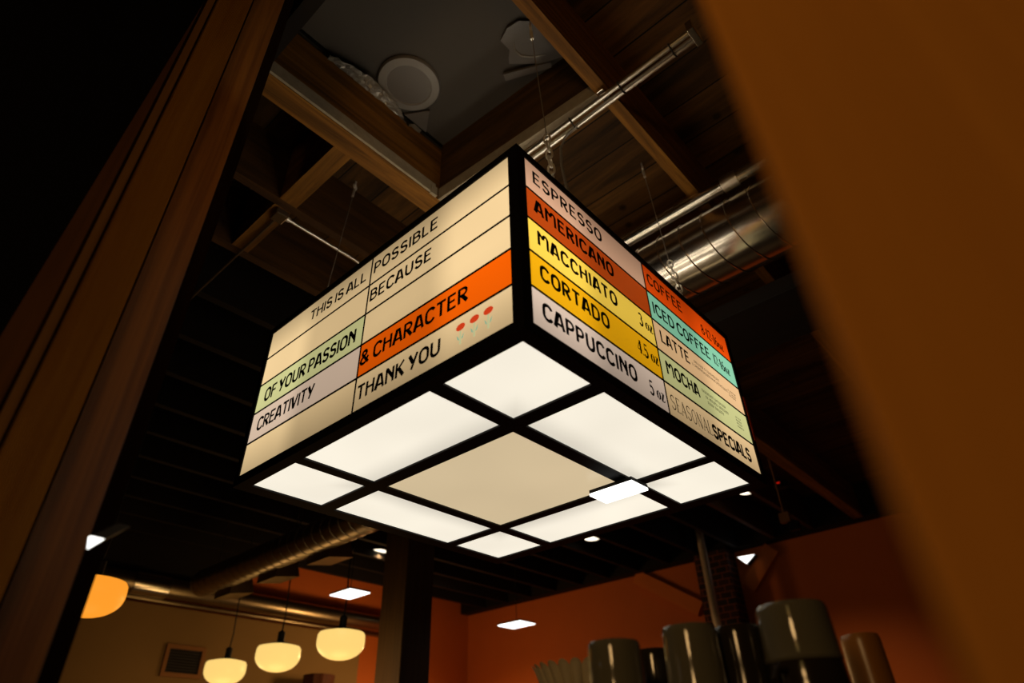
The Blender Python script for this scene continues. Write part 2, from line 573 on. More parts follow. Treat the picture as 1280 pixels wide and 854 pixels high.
# joists along X, blocking between them
JOISTS = [(-1.93, .05), (-1.46, .05), (-0.99, .05), (-0.52, .05), (-0.05, .05), (0.846, .10), (1.36, .045), (1.79, .05), (2.24, .05), (2.69, .05), (3.14, .05), (3.59, .05), (4.04, .05), (4.49, .05), (4.94, .05), (5.39, .05), (5.84, .05), (6.29, .05)]
for i, (y, wd) in enumerate(JOISTS):
    if y < -0.3 and y > -0.6:
        lab = 'wooden ceiling joist right of the skylight joist'
    elif i == 4:
        lab = 'long wooden joist along the right side of the skylight'
    elif i == 5:
        lab = 'thick wooden joist along the left side of the skylight'
    elif i == 6:
        lab = 'wooden joist behind the thin bent conduit left of the sign'
    elif i == 7:
        lab = 'dark wooden joist second from the skylight on its left'
    else:
        lab = 'dark wooden ceiling joist in the row over the far room'
    x0 = -4.0
    x1 = 6.40
    tag(MB().box(x0, x1, y, y + wd, JB, CEIL).build('ceiling_joist', M['joist'] if i < 6 else M['joist_aged'] if i < 8 else M['dark_beam']), lab, 'joist', 'roof joists')  # farther joists get darker wood, their shade put into the colour
for i, (a, b, x, lab) in enumerate([(0.946, 1.36, -0.01, 'short lit wooden block bridging two joists left of the skylight'), (1.405, 1.79, -0.01, 'dark wooden block bridging joists beyond the lit block')]):
    tag(MB().box(x - .04, x + .045, a, b, JB + .0, CEIL).build('joist_block', M['joist_y']), lab, 'joist block')

# ================================================================== lettering
def arc(cx, cy, rx, ry, a0, a1, n=10):
    return [(cx + rx * cos(radians(a0 + (a1 - a0) * k / n)), cy + ry * sin(radians(a0 + (a1 - a0) * k / n))) for k in range(n + 1)]


T = 0.125   # stem weight
G = {
    'A': (.66, [([(.02, 0), (.26, 1)], .17), ([(.20, .955), (.42, .955)], .09), ([(.40, 1), (.64, 0)], T), ([(.10, .27), (.55, .27)], .10)]),
    'B': (.62, [([(.06, 0), (.06, 1)], T), ([(.0, .95), (.30, .95)] + arc(.30, .74, .24, .21, 90, -90), .11), ([(.06, .53), (.30, .53)] + arc(.32, .29, .27, .24, 90, -90) + [(.0, .05)], .11)]),
    'C': (.64, [(arc(.34, .68, .28, .28, 18, 180) + arc(.34, .32, .28, .28, 180, 342), T)]),
    'D': (.66, [([(.06, 0), (.06, 1)], T), ([(0, .95), (.24, .95)] + arc(.26, .62, .34, .33, 90, 0) + arc(.26, .38, .34, .33, 0, -90) + [(0, .05)], .115)]),
    'E': (.56, [([(.06, 0), (.06, 1)], T), ([(.0, .95), (.54, .95)], .105), ([(.06, .53), (.48, .53)], .095), ([(.0, .05), (.55, .05)], .105)]),
    'F': (.54, [([(.06, 0), (.06, 1)], T), ([(.0, .95), (.54, .95)], .105), ([(.06, .53), (.47, .53)], .095)]),
    'H': (.66, [([(.06, 0), (.06, 1)], T), ([(.59, 0), (.59, 1)], T), ([(.06, .55), (.59, .55)], .10)]),
    'I': (.14, [([(.07, 0), (.07, 1)], T)]),
    'K': (.64, [([(.06, 0), (.06, 1)], T), ([(.60, 1), (.12, .48)], .105), ([(.22, .60), (.60, 0)], .16)]),
    'L': (.52, [([(.06, 0), (.06, 1)], T), ([(.0, .05), (.52, .05)], .105)]),
    'M': (.86, [([(.07, 0), (.07, 1)], T), ([(.0, .97), (.10, .95), (.42, .62)], .12), ([(.42, .62)] + arc(.62, .76, .17, .20, 165, 0) + [(.79, 0)], .115)]),
    'N': (.66, [([(.07, 0), (.07, 1)], T), ([(.0, .97), (.12, .95), (.58, .30)], .15), ([(.59, 0), (.59, 1)], T)]),
    'O': (.68, [(arc(.34, .66, .28, .29, 0, 180, 12) + arc(.34, .34, .28, .29, 180, 360, 12) + [(.62, .66)], T)]),
    'P': (.58, [([(.06, 0), (.06, 1)], T), ([(.0, .95), (.28, .95)] + arc(.28, .70, .26, .25, 90, -90) + [(.06, .45)], .105)]),
    'R': (.62, [([(.06, 0), (.06, 1)], T), ([(.0, .95), (.28, .95)] + arc(.28, .72, .26, .23, 90, -90) + [(.06, .49)], .105), ([(.24, .50), (.58, 0)], .15)]),
    'S': (.60, [(arc(.30, .735, .235, .225, 20, 235, 12) + arc(.30, .285, .245, .245, 55, -165, 12), T)]),
    'T': (.62, [([(.31, 0), (.31, 1)], T), ([(.0, .95), (.62, .95)], .11)]),
    'U': (.66, [([(.07, 1), (.07, .32)] + arc(.33, .32, .26, .27, 180, 360, 12) + [(.59, 1)], T)]),
    'V': (.64, [([(.02, 1), (.31, .02)], .16), ([(.62, 1), (.31, .0)], T)]),
    'Y': (.64, [([(.03, 1), (.32, .42)], .16), ([(.61, 1), (.22, .0)], T)]),
    '&': (.74, [([(.70, .02), (.20, .66)] + arc(.33, .78, .17, .17, 200, 0, 8) + [(.48, .68), (.16, .44)] + arc(.30, .24, .23, .20, 150, 330, 10) + [(.66, .48)], .125)]),
    ' ': (.08, []),
}
# high contrast serif figures and lower case for sizes
GS = {
    '0': (.5, [(arc(.25, .5, .19, .46, 0, 360, 24), .10)]),
    '1': (.30, [([(.16, 0), (.16, 1)], .13), ([(.02, .82), (.16, .98)], .05), ([(.04, .02), (.28, .02)], .04)]),
    '2': (.46, [(arc(.22, .72, .18, .25, 160, -30, 10), .10), ([(.38, .60), (.04, .05)], .06), ([(.03, .05), (.43, .05)], .10)]),
    '3': (.46, [(arc(.20, .75, .17, .22, 150, -80, 10), .10), (arc(.20, .27, .21, .26, 85, -150, 12), .12)]),
    '4': (.50, [([(.36, 0), (.36, 1)], .13), ([(.34, .97), (.03, .30)], .045), ([(.02, .28), (.50, .28)], .06), ([(.24, .02), (.48, .02)], .04)]),
    '5': (.46, [([(.08, .95), (.40, .95)], .10), ([(.09, .97), (.07, .52)], .045), ([(.07, .52)] + arc(.20, .30, .21, .29, 100, -150, 12), .115)]),
    '6': (.46, [(arc(.23, .30, .18, .27, 0, 360, 20), .10), ([(.05, .33), (.12, .72), (.36, .97)], .09)]),
    '8': (.46, [(arc(.23, .74, .16, .22, 0, 360, 18), .09), (arc(.23, .27, .19, .25, 0, 360, 18), .10)]),
    '.': (.18, [([(.04, .05), (.14, .05)], .10)]),
    '-': (.26, [([(.03, .38), (.23, .38)], .08)]),
    'o': (.46, [(arc(.23, .31, .17, .28, 50, 130, 8), .05), (arc(.23, .31, .17, .28, 130, 230, 8), .13), (arc(.23, .31, .17, .28, 230, 310, 8), .05), (arc(.23, .31, .17, .28, -50, 50, 8), .13)]),
    'z': (.42, [([(.03, .60), (.38, .60)], .05), ([(.34, .60), (.06, .03)], .13), ([(.03, .03), (.39, .03)], .06), ([(.38, .03), (.40, .16)], .04)]),
    ' ': (.22, []),
    'S': (.50, [(arc(.25, .74, .18, .235, 25, 240, 12) + arc(.25, .27, .20, .245, 60, -160, 12), .055)]),
    'E': (.46, [([(.10, 0), (.10, 1)], .07), ([(.02, .98), (.42, .98)], .035), ([(.10, .52), (.34, .52)], .03), ([(.02, .02), (.44, .02)], .035), ([(.42, .98), (.42, .86)], .03), ([(.44, .02), (.44, .16)], .03)]),
    'A': (.56, [([(.05, 0), (.28, 1)], .035), ([(.26, 1), (.50, 0)], .075), ([(.13, .30), (.42, .30)], .03), ([(0, .015), (.13, .015)], .03), ([(.42, .015), (.58, .015)], .03)]),
    'O': (.56, [(arc(.28, .5, .22, .48, 0, 360, 28), .05)]),
    'N': (.58, [([(.09, 0), (.09, 1)], .035), ([(.07, 1), (.48, 0)], .075), ([(.48, 0), (.48, 1)], .035), ([(.01, .985), (.12, .985)], .03), ([(.40, .985), (.56, .985)], .03)]),
    'L': (.44, [([(.10, 0), (.10, 1)], .07), ([(.02, .98), (.20, .98)], .03), ([(.02, .02), (.42, .02)], .035), ([(.42, .02), (.42, .18)], .03)]),
}


def ribbon(pts, w):
    """Outline quads of a mitred stroke, in glyph units."""
    P = [Vector(p) for p in pts]
    Q = [P[0]]
    for p in P[1:]:
        if (p - Q[-1]).length > 1e-4:
            Q.append(p)
    closed = (Q[0] - Q[-1]).length < 1e-3 and len(Q) > 3
    n = len(Q)
    Lf, Rt = [], []
    for i in range(n):
        if closed:
            a = Q[i] - Q[i - 1 if i else n - 2]
            b = Q[i + 1 if i < n - 1 else 1] - Q[i]
        else:
            a = Q[i] - Q[i - 1] if i else Q[1] - Q[0]
            b = Q[i + 1] - Q[i] if i < n - 1 else Q[-1] - Q[-2]
        a = a.normalized(); b = b.normalized()
        na = Vector((-a.y, a.x)); nb = Vector((-b.y, b.x))
        mn = na + nb
        mn = mn.normalized() if mn.length > 0.2 else nb
        k = min(1.6, 1.0 / max(0.35, mn.dot(nb)))
        Lf.append(Q[i] + mn * (w / 2 * k)); Rt.append(Q[i] - mn * (w / 2 * k))
    return [(Lf[i], Rt[i], Rt[i + 1], Lf[i + 1]) for i in range(n - 1)]


def text_width(s, font, gap):
    return sum(font[ch][0] for ch in s) + gap * (len(s) - 1)


def lettering(name, s, font, place, a, b, base, cap, parent, gap=.13, bold=1.0, mat=None):
    bold *= 1.6 if font is G else 1.4
    """place(u, z) maps (distance along face, height) to the world; text fills a..b."""
    tw = text_width(s, font, gap)
    sx = (b - a) / tw
    mb = MB()
    x = 0.0
    for ch in s:
        wd, strokes = font[ch]
        for pts, w in strokes:
            # weight is kept even in both directions by building strokes in real proportions
            k = abs(sx) / cap
            for quad in ribbon([(p[0] * k, p[1]) for p in pts], w * bold):
                vs = [place(a + (q.x / k + x) * sx, base + q.y * cap) for q in quad]
                mb.add(vs, [(0, 1, 2, 3)])
        x += wd + gap
    return mb.build(name, mat or M['ink'], parent)


def fine_print(name, place, a, b, base, cap, parent, seed):
    """Illegible tiny lettering: narrow strokes."""
    rnd = random.Random(seed)
    mb = MB()
    sgn = 1 if b > a else -1
    u = a
    while (b - u) * sgn > 0:
        wdt = rnd.uniform(.003, .0055)
        for off in (0, wdt):
            p = u + sgn * off
            mb.add([place(p, base), place(p + sgn * .0016, base), place(p + sgn * .0016, base + cap), place(p, base + cap)], [(0, 1, 2, 3)])
        zc = base + cap * rnd.choice((0.0, .42, .84))
        mb.add([place(u, zc), place(u + sgn * (wdt + .0016), zc), place(u + sgn * (wdt + .0016), zc + cap * .17), place(u, zc + cap * .17)], [(0, 1, 2, 3)])
        u += sgn * (wdt + .0048)
        if rnd.random() < .14:
            u += sgn * .006
    return mb.build(name, M['ink'], parent)


# ================================================================== the hanging menu sign
W = 1.238
Z0, Z1 = 2.40, 3.02
ROW = [2.9951, 2.8822, 2.7692, 2.6563, 2.5433, 2.4304]
sign = thing('menu_sign', (W / 2, W / 2, Z0), 'big square lit menu box hanging on chains in the middle', 'sign')
PL = 0.0325           # post width at the near corner
FE = 1.2135           # far end of the side panels
fb = MB()
fb.box(0, PL, 0, PL, Z0, Z1)                      # near post
fb.box(FE, W, 0, .03, Z0, Z1)
fb.box(0, .03, FE, W, Z0, Z1)
fb.box(FE, W, FE, W, Z0, Z1)
for (za, zb) in ((Z0, ROW[5]), (ROW[0], Z1)):
    fb.box(0, .034, PL, FE, za, zb)
    fb.box(PL, FE, 0, .034, za, zb)
    fb.box(W - .03, W, .03, FE, za, zb)
    fb.box(.03, FE, W - .03, W, za, zb)
fb.build('frame', M['black'], sign)
# backing sheets: the dark joints between strips
bk = MB()
bk.box(.010, .014, PL, FE, ROW[5], ROW[0])
bk.box(PL, FE, .010, .014, ROW[5], ROW[0])
bk.build('backing_sheet', M['black'], sign)
dv = MB()
for k in range(1, 5):
    dv.box(.0035, .012, PL, FE, ROW[k] - .0036, ROW[k] + .0036)
    dv.box(PL, FE, .0035, .012, ROW[k] - .0036, ROW[k] + .0036)
dv.box(.0035, .012, .6205 - .0034, .6205 + .0034, ROW[5], ROW[0])
dv.box(.6205 - .0034, .6205 + .0034, .0035, .012, ROW[5], ROW[0])
dv.build('divider_bars', M['black'], sign)
bp = MB()
bp.box(W - .012, W - .006, .03, FE, ROW[5], ROW[0])
bp.build('back_panel', STRIP['cream'], sign)
bp = MB()
bp.box(.03, FE, W - .012, W - .006, ROW[5], ROW[0])
bp.build('back_panel', STRIP['cream'], sign)
for tx in (.30, .62, .94):
    MB().tube([(tx, .08, Z1 - .03), (tx, W - .08, Z1 - .03)], .013, 12).build('tube_lamp', M['tube_lamp'], sign, smooth=True)
MB().box(.035, W - .03, .035, W - .03, Z1 - .12, Z1 - .11).build('inner_tray', M['grey_trim'], sign)
# orange end of the strip cover wrapping the far right post
MB().box(W - .012, W + .002, -.0025, .03, ROW[4] + .02, ROW[2] - .03).build('corner_cover', M['cover_orange'], sign)

# bottom: grid bars and nine diffusers (u along Y, v along X)
U = [.0366, .2957, .3429, .8942, .9355, 1.1834]
V = [.0366, .2936, .3443, .8860, .9272, 1.1840]
gb = MB()
gb.box(.034, W - .03, .034, U[0], Z0, Z0 + .03)
gb.box(.034, W - .03, U[5], W - .03, Z0, Z0 + .03)
gb.box(.034, V[0], U[0], U[5], Z0, Z0 + .03)
gb.box(V[5], W - .03, U[0], U[5], Z0, Z0 + .03)
for a, b in ((1, 2), (3, 4)):
    gb.box(V[0], V[5], U[a], U[b], Z0, Z0 + .03)
    gb.box(V[a], V[b], U[0], U[1], Z0, Z0 + .03)
    gb.box(V[a], V[b], U[2], U[3], Z0, Z0 + .03)
    gb.box(V[a], V[b], U[4], U[5], Z0, Z0 + .03)
gb.build('ceiling_grid', M['black'], sign)
for i in (0, 2, 4):
    for j in (0, 2, 4):
        mid = (i == 2 and j == 2)
        o = MB().box(V[i], V[i + 1], U[j], U[j + 1], Z0 + .006, Z0 + .012).build('diffuser', M['diffuser_mid'] if mid else M['diffuser'], sign)
        if mid:
            o['label'] = 'dimmer middle diffuser panel'

GAP = .0034
DIV = .6205
FACE_OUT = .004


def left_place(u, z):
    return (FACE_OUT - .0008, u, z)


def right_place(u, z):
    return (u, FACE_OUT - .0008, z)


def strip(side, row, sec, key, lab):
    z1 = ROW[row] - (GAP if row else 0)
    z0 = ROW[row + 1] + (GAP if row < 4 else 0)
    a, b = (PL, DIV - GAP) if sec == 0 else (DIV + GAP, FE)
    mb = MB()
    if side == 'L':
        mb.box(FACE_OUT, .010, a, b, z0, z1)
    else:
        mb.box(a, b, FACE_OUT, .010, z0, z1)
    o = mb.build('menu_strip', STRIP[key], sign)
    o['label'] = lab
    return o


Lk = {}
for row, (near, far) in enumerate([('cream', 'cream'), ('cream', 'cream'), ('cream', 'green'), ('orange', 'lilac'), ('cream', 'cream')]):
    Lk[row, 0] = strip('L', row, 0, near, near + ' strip')
    Lk[row, 1] = strip('L', row, 1, far, far + ' strip')
names = {'pink': 'dusty pink', 'paleink': 'pale lilac'}
for row, (near, far) in enumerate([('pink', 'scarlet'), ('rust', 'teal'), ('yellow', 'peach'), ('gold', 'olive'), ('paleink', 'sand')]):
    Lk[row, 2] = strip('R', row, 0, near, names.get(near, near) + ' strip')
    Lk[row, 3] = strip('R', row, 1, far, names.get(far, far) + ' strip')

lettering('lettering', 'THIS IS ALL', G, left_place, .956, .645, 2.919, .042, Lk[0, 1])
lettering('lettering', 'POSSIBLE', G, left_place, .605, .311, 2.922, .044, Lk[0, 0], .16)
lettering('lettering', 'BECAUSE', G, left_place, .607, .331, 2.811, .044, Lk[1, 0], .16)
lettering('lettering', 'OF YOUR PASSION', G, left_place, 1.165, .657, 2.686, .050, Lk[2, 1], .13)
lettering('lettering', 'CREATIVITY', G, left_place, 1.170, .845, 2.577, .047, Lk[3, 1], .11)
lettering('lettering', '& CHARACTER', G, left_place, .614, .180, 2.580, .048, Lk[3, 0], .14)
lettering('lettering', 'THANK YOU', G, left_place, .607, .274, 2.464, .046, Lk[4, 0], .13)

lettering('lettering', 'ESPRESSO', G, right_place, .068, .385, 2.922, .046, Lk[0, 2], .20)
lettering('lettering', 'AMERICANO', G, right_place, .068, .425, 2.810, .047, Lk[1, 2], .20, 1.1)
lettering('lettering', 'MACCHIATO', G, right_place, .072, .420, 2.697, .046, Lk[2, 2], .20, 1.1)
lettering('lettering', 'CORTADO', G, right_place, .073, .360, 2.585, .046, Lk[3, 2], .18, 1.1)
lettering('lettering', 'CAPPUCCINO', G, right_place, .073, .465, 2.467, .047, Lk[4, 2], .18, 1.1)
lettering('size_lettering', '3 oz', GS, right_place, .536, .610, 2.699, .046, Lk[2, 2], .07)
lettering('size_lettering', '4.5 oz', GS, right_place, .498, .609, 2.584, .046, Lk[3, 2], .06)
lettering('size_lettering', '5 oz', GS, right_place, .528, .604, 2.460, .046, Lk[4, 2], .07)
lettering('lettering', 'COFFEE', G, right_place, .642, .864, 2.923, .044, Lk[0, 3], .18)
lettering('size_lettering', '8-12-16oz', GS, right_place, 1.000, 1.168, 2.908, .044, Lk[0, 3], .05)
lettering('lettering', 'ICED COFFEE', G, right_place, .643, 1.018, 2.802, .046, Lk[1, 3], .15)
lettering('size_lettering', '12-16oz', GS, right_place, 1.045, 1.170, 2.802, .044, Lk[1, 3], .05)
lettering('lettering', 'LATTE', G, right_place, .657, .834, 2.698, .045, Lk[2, 3], .16)
lettering('lettering', 'MOCHA', G, right_place, .655, .853, 2.582, .045, Lk[3, 3], .16, 1.1)
lettering('lettering', 'SEASONAL', GS, right_place, .640, .886, 2.460, .048, Lk[4, 3], .05)
lettering('lettering', 'SPECIALS', G, right_place, .893, 1.158, 2.460, .045, Lk[4, 3], .12, 1.25)
fine_print('fine_print', right_place, .868, 1.045, 2.722, .011, Lk[2, 3], 1)
fine_print('fine_print', right_place, .850, 1.095, 2.704, .011, Lk[2, 3], 2)
for k in range(3):
    fine_print('fine_print', right_place, 1.108, 1.160, 2.716 - k * .011, .007, Lk[2, 3], 3 + k)
fine_print('fine_print', right_place, .878, 1.045, 2.616, .011, Lk[3, 3], 11)
fine_print('fine_print', right_place, .898, 1.050, 2.598, .011, Lk[3, 3], 12)
fine_print('fine_print', right_place, .905, 1.015, 2.580, .011, Lk[3, 3], 13)
for k in range(4):
    fine_print('fine_print', right_place, 1.112, 1.155, 2.612 - k * .012, .007, Lk[3, 3], 15 + k)

for i, fy in enumerate((.2025, .1555, .110)):
    tp = MB()
    n = 24
    pr = [left_place(fy + .0155 * cos(2 * pi * k / n), 2.507 + .0105 * sin(2 * pi * k / n)) for k in range(n)]
    tp.add(pr, [tuple(range(n))])
    tp.build('tulip_print', M['petal'], Lk[4, 0])['label'] = 'red tulip head'
    sm = MB()
    sm.add([left_place(fy + .003, 2.456), left_place(fy - .003, 2.456), left_place(fy - .003, 2.497), left_place(fy + .003, 2.497)], [(0, 1, 2, 3)])
    sm.build('stem_print', M['stem'], Lk[4, 0])['label'] = 'pale green stem'
    lf = MB()
    for s in (1, -1):
        lf.add([left_place(fy + s * .0035, 2.469), left_place(fy + s * .009, 2.472), left_place(fy + s * .013, 2.486), left_place(fy + s * .007, 2.479)], [(0, 1, 2, 3)])
    lf.build('leaf_print', M['leaf'], Lk[4, 0])['label'] = 'teal leaves'


# ================================================================== chains
def link_mesh(c, d, a, L, wd, r):
    """one oval link centred on c, long axis d, lying in the plane of a."""
    d = d.normalized()
    a = (a - d * a.dot(d)).normalized()
    pts = []
    for k in range(16):
        t = 2 * pi * k / 16
        pts.append(c + d * (L / 2 * (abs(cos(t)) ** .7) * (1 if cos(t) >= 0 else -1)) + a * (wd / 2 * sin(t)))
    return MB().tube(pts, r, 6, closed=True)


def chain(hook, top, bottom, n, lab, thin=False):
    hook, top, bottom = Vector(hook), Vector(top), Vector(bottom)
    rt = thing('hanging_chain', tuple(bottom), lab, 'chain', 'chains of the menu box')
    MB().tube([hook + Vector((0, 0, .035)), hook + Vector((0, 0, .008))], .004, 8).tube(
        [hook + Vector((.011 * sin(t), .006 * sin(t), -.006 + .014 * cos(t))) for t in [2 * pi * k / 12 for k in range(12)]], .0042, 6, closed=True).build('screw_eye', M['chrome'], rt, smooth=True)
    w0 = hook + Vector((0, 0, -.013))
    MB().tube([w0, w0.lerp(top, .5) + Vector((0, 0, -.004)), top], .0019, 6).build('wire', M['cable'], rt, smooth=True)
    MB().tube([w0 + (top - w0) * .02, w0 + (top - w0) * .10], .006, 6).build('wire_clamp', M['chrome'], rt)
    d = bottom - top
    L = d.length / n
    for k in range(n):
        cc = top + d * ((k + .5) / n)
        ax = Vector((1, .2, 0)) if k % 2 else Vector((-.2, 1, 0))
        link_mesh(cc, d, ax, L * 1.25, .021, .0036).build('link', M['chrome'], rt, smooth=True)
    return rt


chain((0.154, 0.035, 3.86), (0.215, 0.05, 3.31), (0.20, 0.03, 3.02), 7, 'bright chain and wire nearest the front corner of the sign')
chain((1.184, 0.169, 4.11), (1.06, 0.09, 3.35), (1.04, 0.05, 3.02), 9, 'bright chain and wire in front of the large round duct')
chain((0.278, 1.303, 4.11), (0.13, 1.12, 3.20), (0.12, 1.12, 3.02), 5, 'thin wire and chain over the left corner of the sign')

# ================================================================== pipes, conduits, ducts
pp = thing('conduit_pair', (0.52, -0.01, 3.76), 'pair of bright parallel steel conduits crossing above the sign', 'conduit')
MB().tube([(0.507, 1.2, 3.765), (0.507, -.405, 3.765)], .011, 12).build('tube', M['steel_bright'], pp, smooth=True)
MB().tube([(0.543, 1.2, 3.765), (0.543, -.405, 3.765)], .011, 12).build('tube', M['steel_bright'], pp, smooth=True)
MB().box(0.485, 0.565, -.42, -.395, 3.745, 3.80).build('end_bracket', M['steel'], pp, bevel=.003)
MB().box(0.485, 0.565, -.04, -.01, 3.778, 3.80).build('strap', M['steel'], pp, bevel=.002)
pc2 = thing('power_cable', (0.55, 0.1, 3.02), 'grey power cable dropping from the bright conduits to the sign', 'cable')
MB().tube([(0.525, -.40, 3.752), (0.525, -.2, 3.748), (0.525, .0, 3.750), (0.530, .12, 3.748), (0.536, .19, 3.735), (.540, .215, 3.70), (.54, .22, 3.60), (.535, .20, 3.4), (.53, .18, 3.2), (.53, .18, 3.02)], .0055, 8).build('cord', M['cable'], pc2, smooth=True)
for y in (-.32, -.1, .13):
    MB().tube([(0.490, y, 3.765), (.507, y, 3.752), (0.525, y, 3.741), (.543, y, 3.752), (.558, y, 3.765)], .003, 6).build('cable_tie', M['darkcable'], pc2)

cd = thing('bent_conduit', (0.02, 1.42, 3.77), 'thin bright bent conduit ending behind the top left edge of the sign', 'conduit')
MB().tube([(0.03, 1.435, 3.785), (0.40, 1.435, 3.785), (0.45, 1.438, 3.783), (0.49, 1.46, 3.77), (.52, 1.50, 3.74)], .008, 10).build('tube', M['steel_bright'], cd, smooth=True)
MB().box(-.03, .03, 1.406, 1.47, 3.765, 3.7995).build('junction_box', M['steel'], cd, bevel=.004)
MB().tube([(0.03, 1.435, 3.785), (0.05, 1.435, 3.785)], .012, 10).build('connector', M['chrome'], cd, smooth=True)
tag(MB().tube([(0.0, 1.47, 3.785), (0.0, 2.6, 3.785)], .006, 8).build('thin_rod', M['rod_brown'], None, True), 'thin dark rod running left from the junction box of the bent conduit', 'rod')

p2 = thing('ceiling_pipe', (1.23, 0.2, 3.76), 'smooth steel pipe running beside the large round duct', 'pipe')
MB().tube([(1.23, 2.2, 3.755), (1.23, -.16, 3.755)], .034, 20).build('tube', M['steel'], p2, smooth=True)
MB().tube([(1.23, -.16, 3.755), (1.23, -.23, 3.755)], .039, 20).build('coupling', M['steel_bright'], p2, smooth=True)
MB().tube([(1.23, -.23, 3.755), (1.23, -1.6, 3.755)], .034, 20).build('tube', M['steel'], p2, smooth=True)


def spiral_duct(name, lab, a, b, r, pitch, mat, seam=.005):
    a, b = Vector(a), Vector(b)
    rt = thing(name, tuple((a + b) / 2), lab, 'duct')
    MB().tube([a, b], r, 40).build('duct_wall', mat, rt, smooth=True)
    n = int((b - a).length / pitch)
    d = (b - a).normalized()
    side = d.cross(Vector((0, 0, 1))).normalized()
    for k in range(n + 1):
        cc = a + d * (k * pitch)
        ring = [cc + (side * cos(t) + Vector((0, 0, 1)) * sin(t)) * (r + .001) + d * pitch * -.45 * cos(t) for t in [2 * pi * q / 36 for q in range(36)]]
        MB().tube(ring, seam, 6, closed=True).build('seam', mat, rt, smooth=True)
    return rt


spiral_duct('round_duct', 'large shiny round spiral duct above the right side of the sign', (1.375, 1.6, 3.58), (1.375, -1.5, 3.58), .170, .112, M['steel'], .0032)
tag(MB().box(1.60, 2.0, -1.2, .35, 3.36, 3.44).build('duct_panel', M['dark_beam'], bevel=.004), 'dark flat panel under the shiny round duct', 'panel')
d2 = spiral_duct('round_duct', 'dull round spiral duct under the far ceiling at lower left', (1.85, 2.45, 3.25), (1.85, 5.62, 3.25), .120, .115, M['duct_dull'], .004)
cap = MB()
vs, fs = [], []
prof = [(.120, 0), (.114, .035), (.09, .075), (.055, .10), (.012, .11)]
for r, dy in prof:
    for k in range(28):
        vs.append((1.85 + r * cos(2 * pi * k / 28), 5.62 + dy, 3.25 + r * sin(2 * pi * k / 28)))
for i in range(len(prof) - 1):
    for k in range(28):
        fs.append((i * 28 + k, i * 28 + (k + 1) % 28, (i + 1) * 28 + (k + 1) % 28, (i + 1) * 28 + k))
cap.add(vs, fs).build('end_cap', M['duct_dull'], d2, True)
for y in (3.60, 4.35, 5.10):
    MB().hexa([(1.88, y, 3.07), (2.10, y, 3.11), (2.10, y + .30, 3.11), (1.88, y + .30, 3.07)],
              [(1.88, y, 3.16), (2.06, y, 3.23), (2.06, y + .30, 3.23), (1.88, y + .30, 3.16)]).build('air_register', M['duct_dull'], d2)
for y in (2.70, 4.10, 5.40):
    MB().tube([(1.85, y, 3.36), (1.85, y, CEIL)], .005, 6).build('hanger_rod', M['steel'], d2)
fp = thing('wall_pipe', (1.5, 6.6, 3.36), 'long steel pipe running along the top of the beige wall', 'pipe')
MB().tube([(-2.5, 6.62, 3.40), (5.0, 6.62, 3.40)], .10, 20).build('tube', M['duct_dull'], fp, smooth=True)
MB().tube([(1.55, 6.62, 3.40), (1.9, 6.62, 3.40)], .112, 20).build('coupling', M['steel'], fp, smooth=True)
tag(MB().tube([(-2.5, 6.67, 3.275), (5.0, 6.67, 3.275)], .024, 14).build('thin_wall_pipe', M['duct_dull'], None, True), 'thin steel pipe under the long pipe on the beige wall', 'pipe')

# ================================================================== lamps
def spot_lamp(loc, power, name='downlight_lamp', size=2.2, col=(1, .62, .28), parent=None):
    l = bpy.data.lights.new(name, 'SPOT')
    l.energy = power
    l.color = col
    l.spot_size = size
    l.spot_blend = .8
    l.shadow_soft_size = .05
    o = bpy.data.objects.new(name, l)
    COL.objects.link(o)
    if parent is not None:
        o.parent = parent
        o.location = Vector(loc) - parent.location
    else:
        o.location = loc
    return o


def downlight(x, y, lab):
    z = 3.88
    rt = thing('downlight', (x, y, z), lab, 'downlight', 'round ceiling downlights')
    MB().lathe([(.09, .002), (.10, 0), (.10, CEIL - z), (.0, CEIL - z)], (x, y, z), 24).build('housing', M['black'], rt, smooth=True)
    MB().lathe([(0, -.006), (.066, -.004), (.084, 0), (.084, .004), (0, .004)], (x, y, z), 24).build('lens', M['spot'], rt, smooth=True)
    spot_lamp((x, y, z - .03), SPOT_POWER, parent=rt)
    return rt


for x, y, lab in ((3.68, 5.40, 'small round downlight just left of the wooden pillar'), (5.12, 5.53, 'round downlight just right of the wooden pillar'),
                  (5.12, 3.38, 'round downlight under the bottom edge of the sign right of centre'), (5.06, 1.48, 'round downlight at the right bottom corner of the sign')):
    downlight(x, y, lab)


def half_globe(loc, lab, mat, r=.185, power=GLOBE_POWER, group='half globe pendants', drop=None):
    x, y, z = loc
    rt = thing('pendant_lamp', loc, lab, 'pendant lamp', group)
    prof = [(0.0, -.122)]
    for k in range(1, 13):
        t = k / 12 * pi / 2
        prof.append((r * sin(t) ** .9, -.122 * cos(t)))
    prof += [(r, .02), (r * .985, .055), (r * .93, .072), (r * .6, .086), (.06, .094), (0, .094)]
    MB().lathe(prof, loc, 36).build('globe_shade', mat, rt, smooth=True)
    MB().lathe([(.075, .094), (.075, .102), (.03, .106), (.03, .19), (.018, .20), (0, .20)], loc, 20).build('socket', M['black'], rt, smooth=True)
    top = CEIL if drop is None else drop
    MB().tube([(x, y, z + .19), (x + .012, y + .008, z + .32), (x - .006, y, z + .6), (x, y, top - .03)], .0065, 8).build('cord', M['darkcable'], rt, smooth=True)
    MB().lathe([(.06, -.03), (.06, 0), (0, 0)], (x, y, top), 20).build('canopy', M['black'], rt, smooth=True)
    l = bpy.data.lights.new('globe_lamp', 'POINT')
    l.energy = power
    l.color = (1, .58, .22)
    l.shadow_soft_size = r
    o = bpy.data.objects.new('globe_lamp', l)
    COL.objects.link(o)
    o.parent = rt
    o.location = (0, 0, -.19 - r)
    return rt


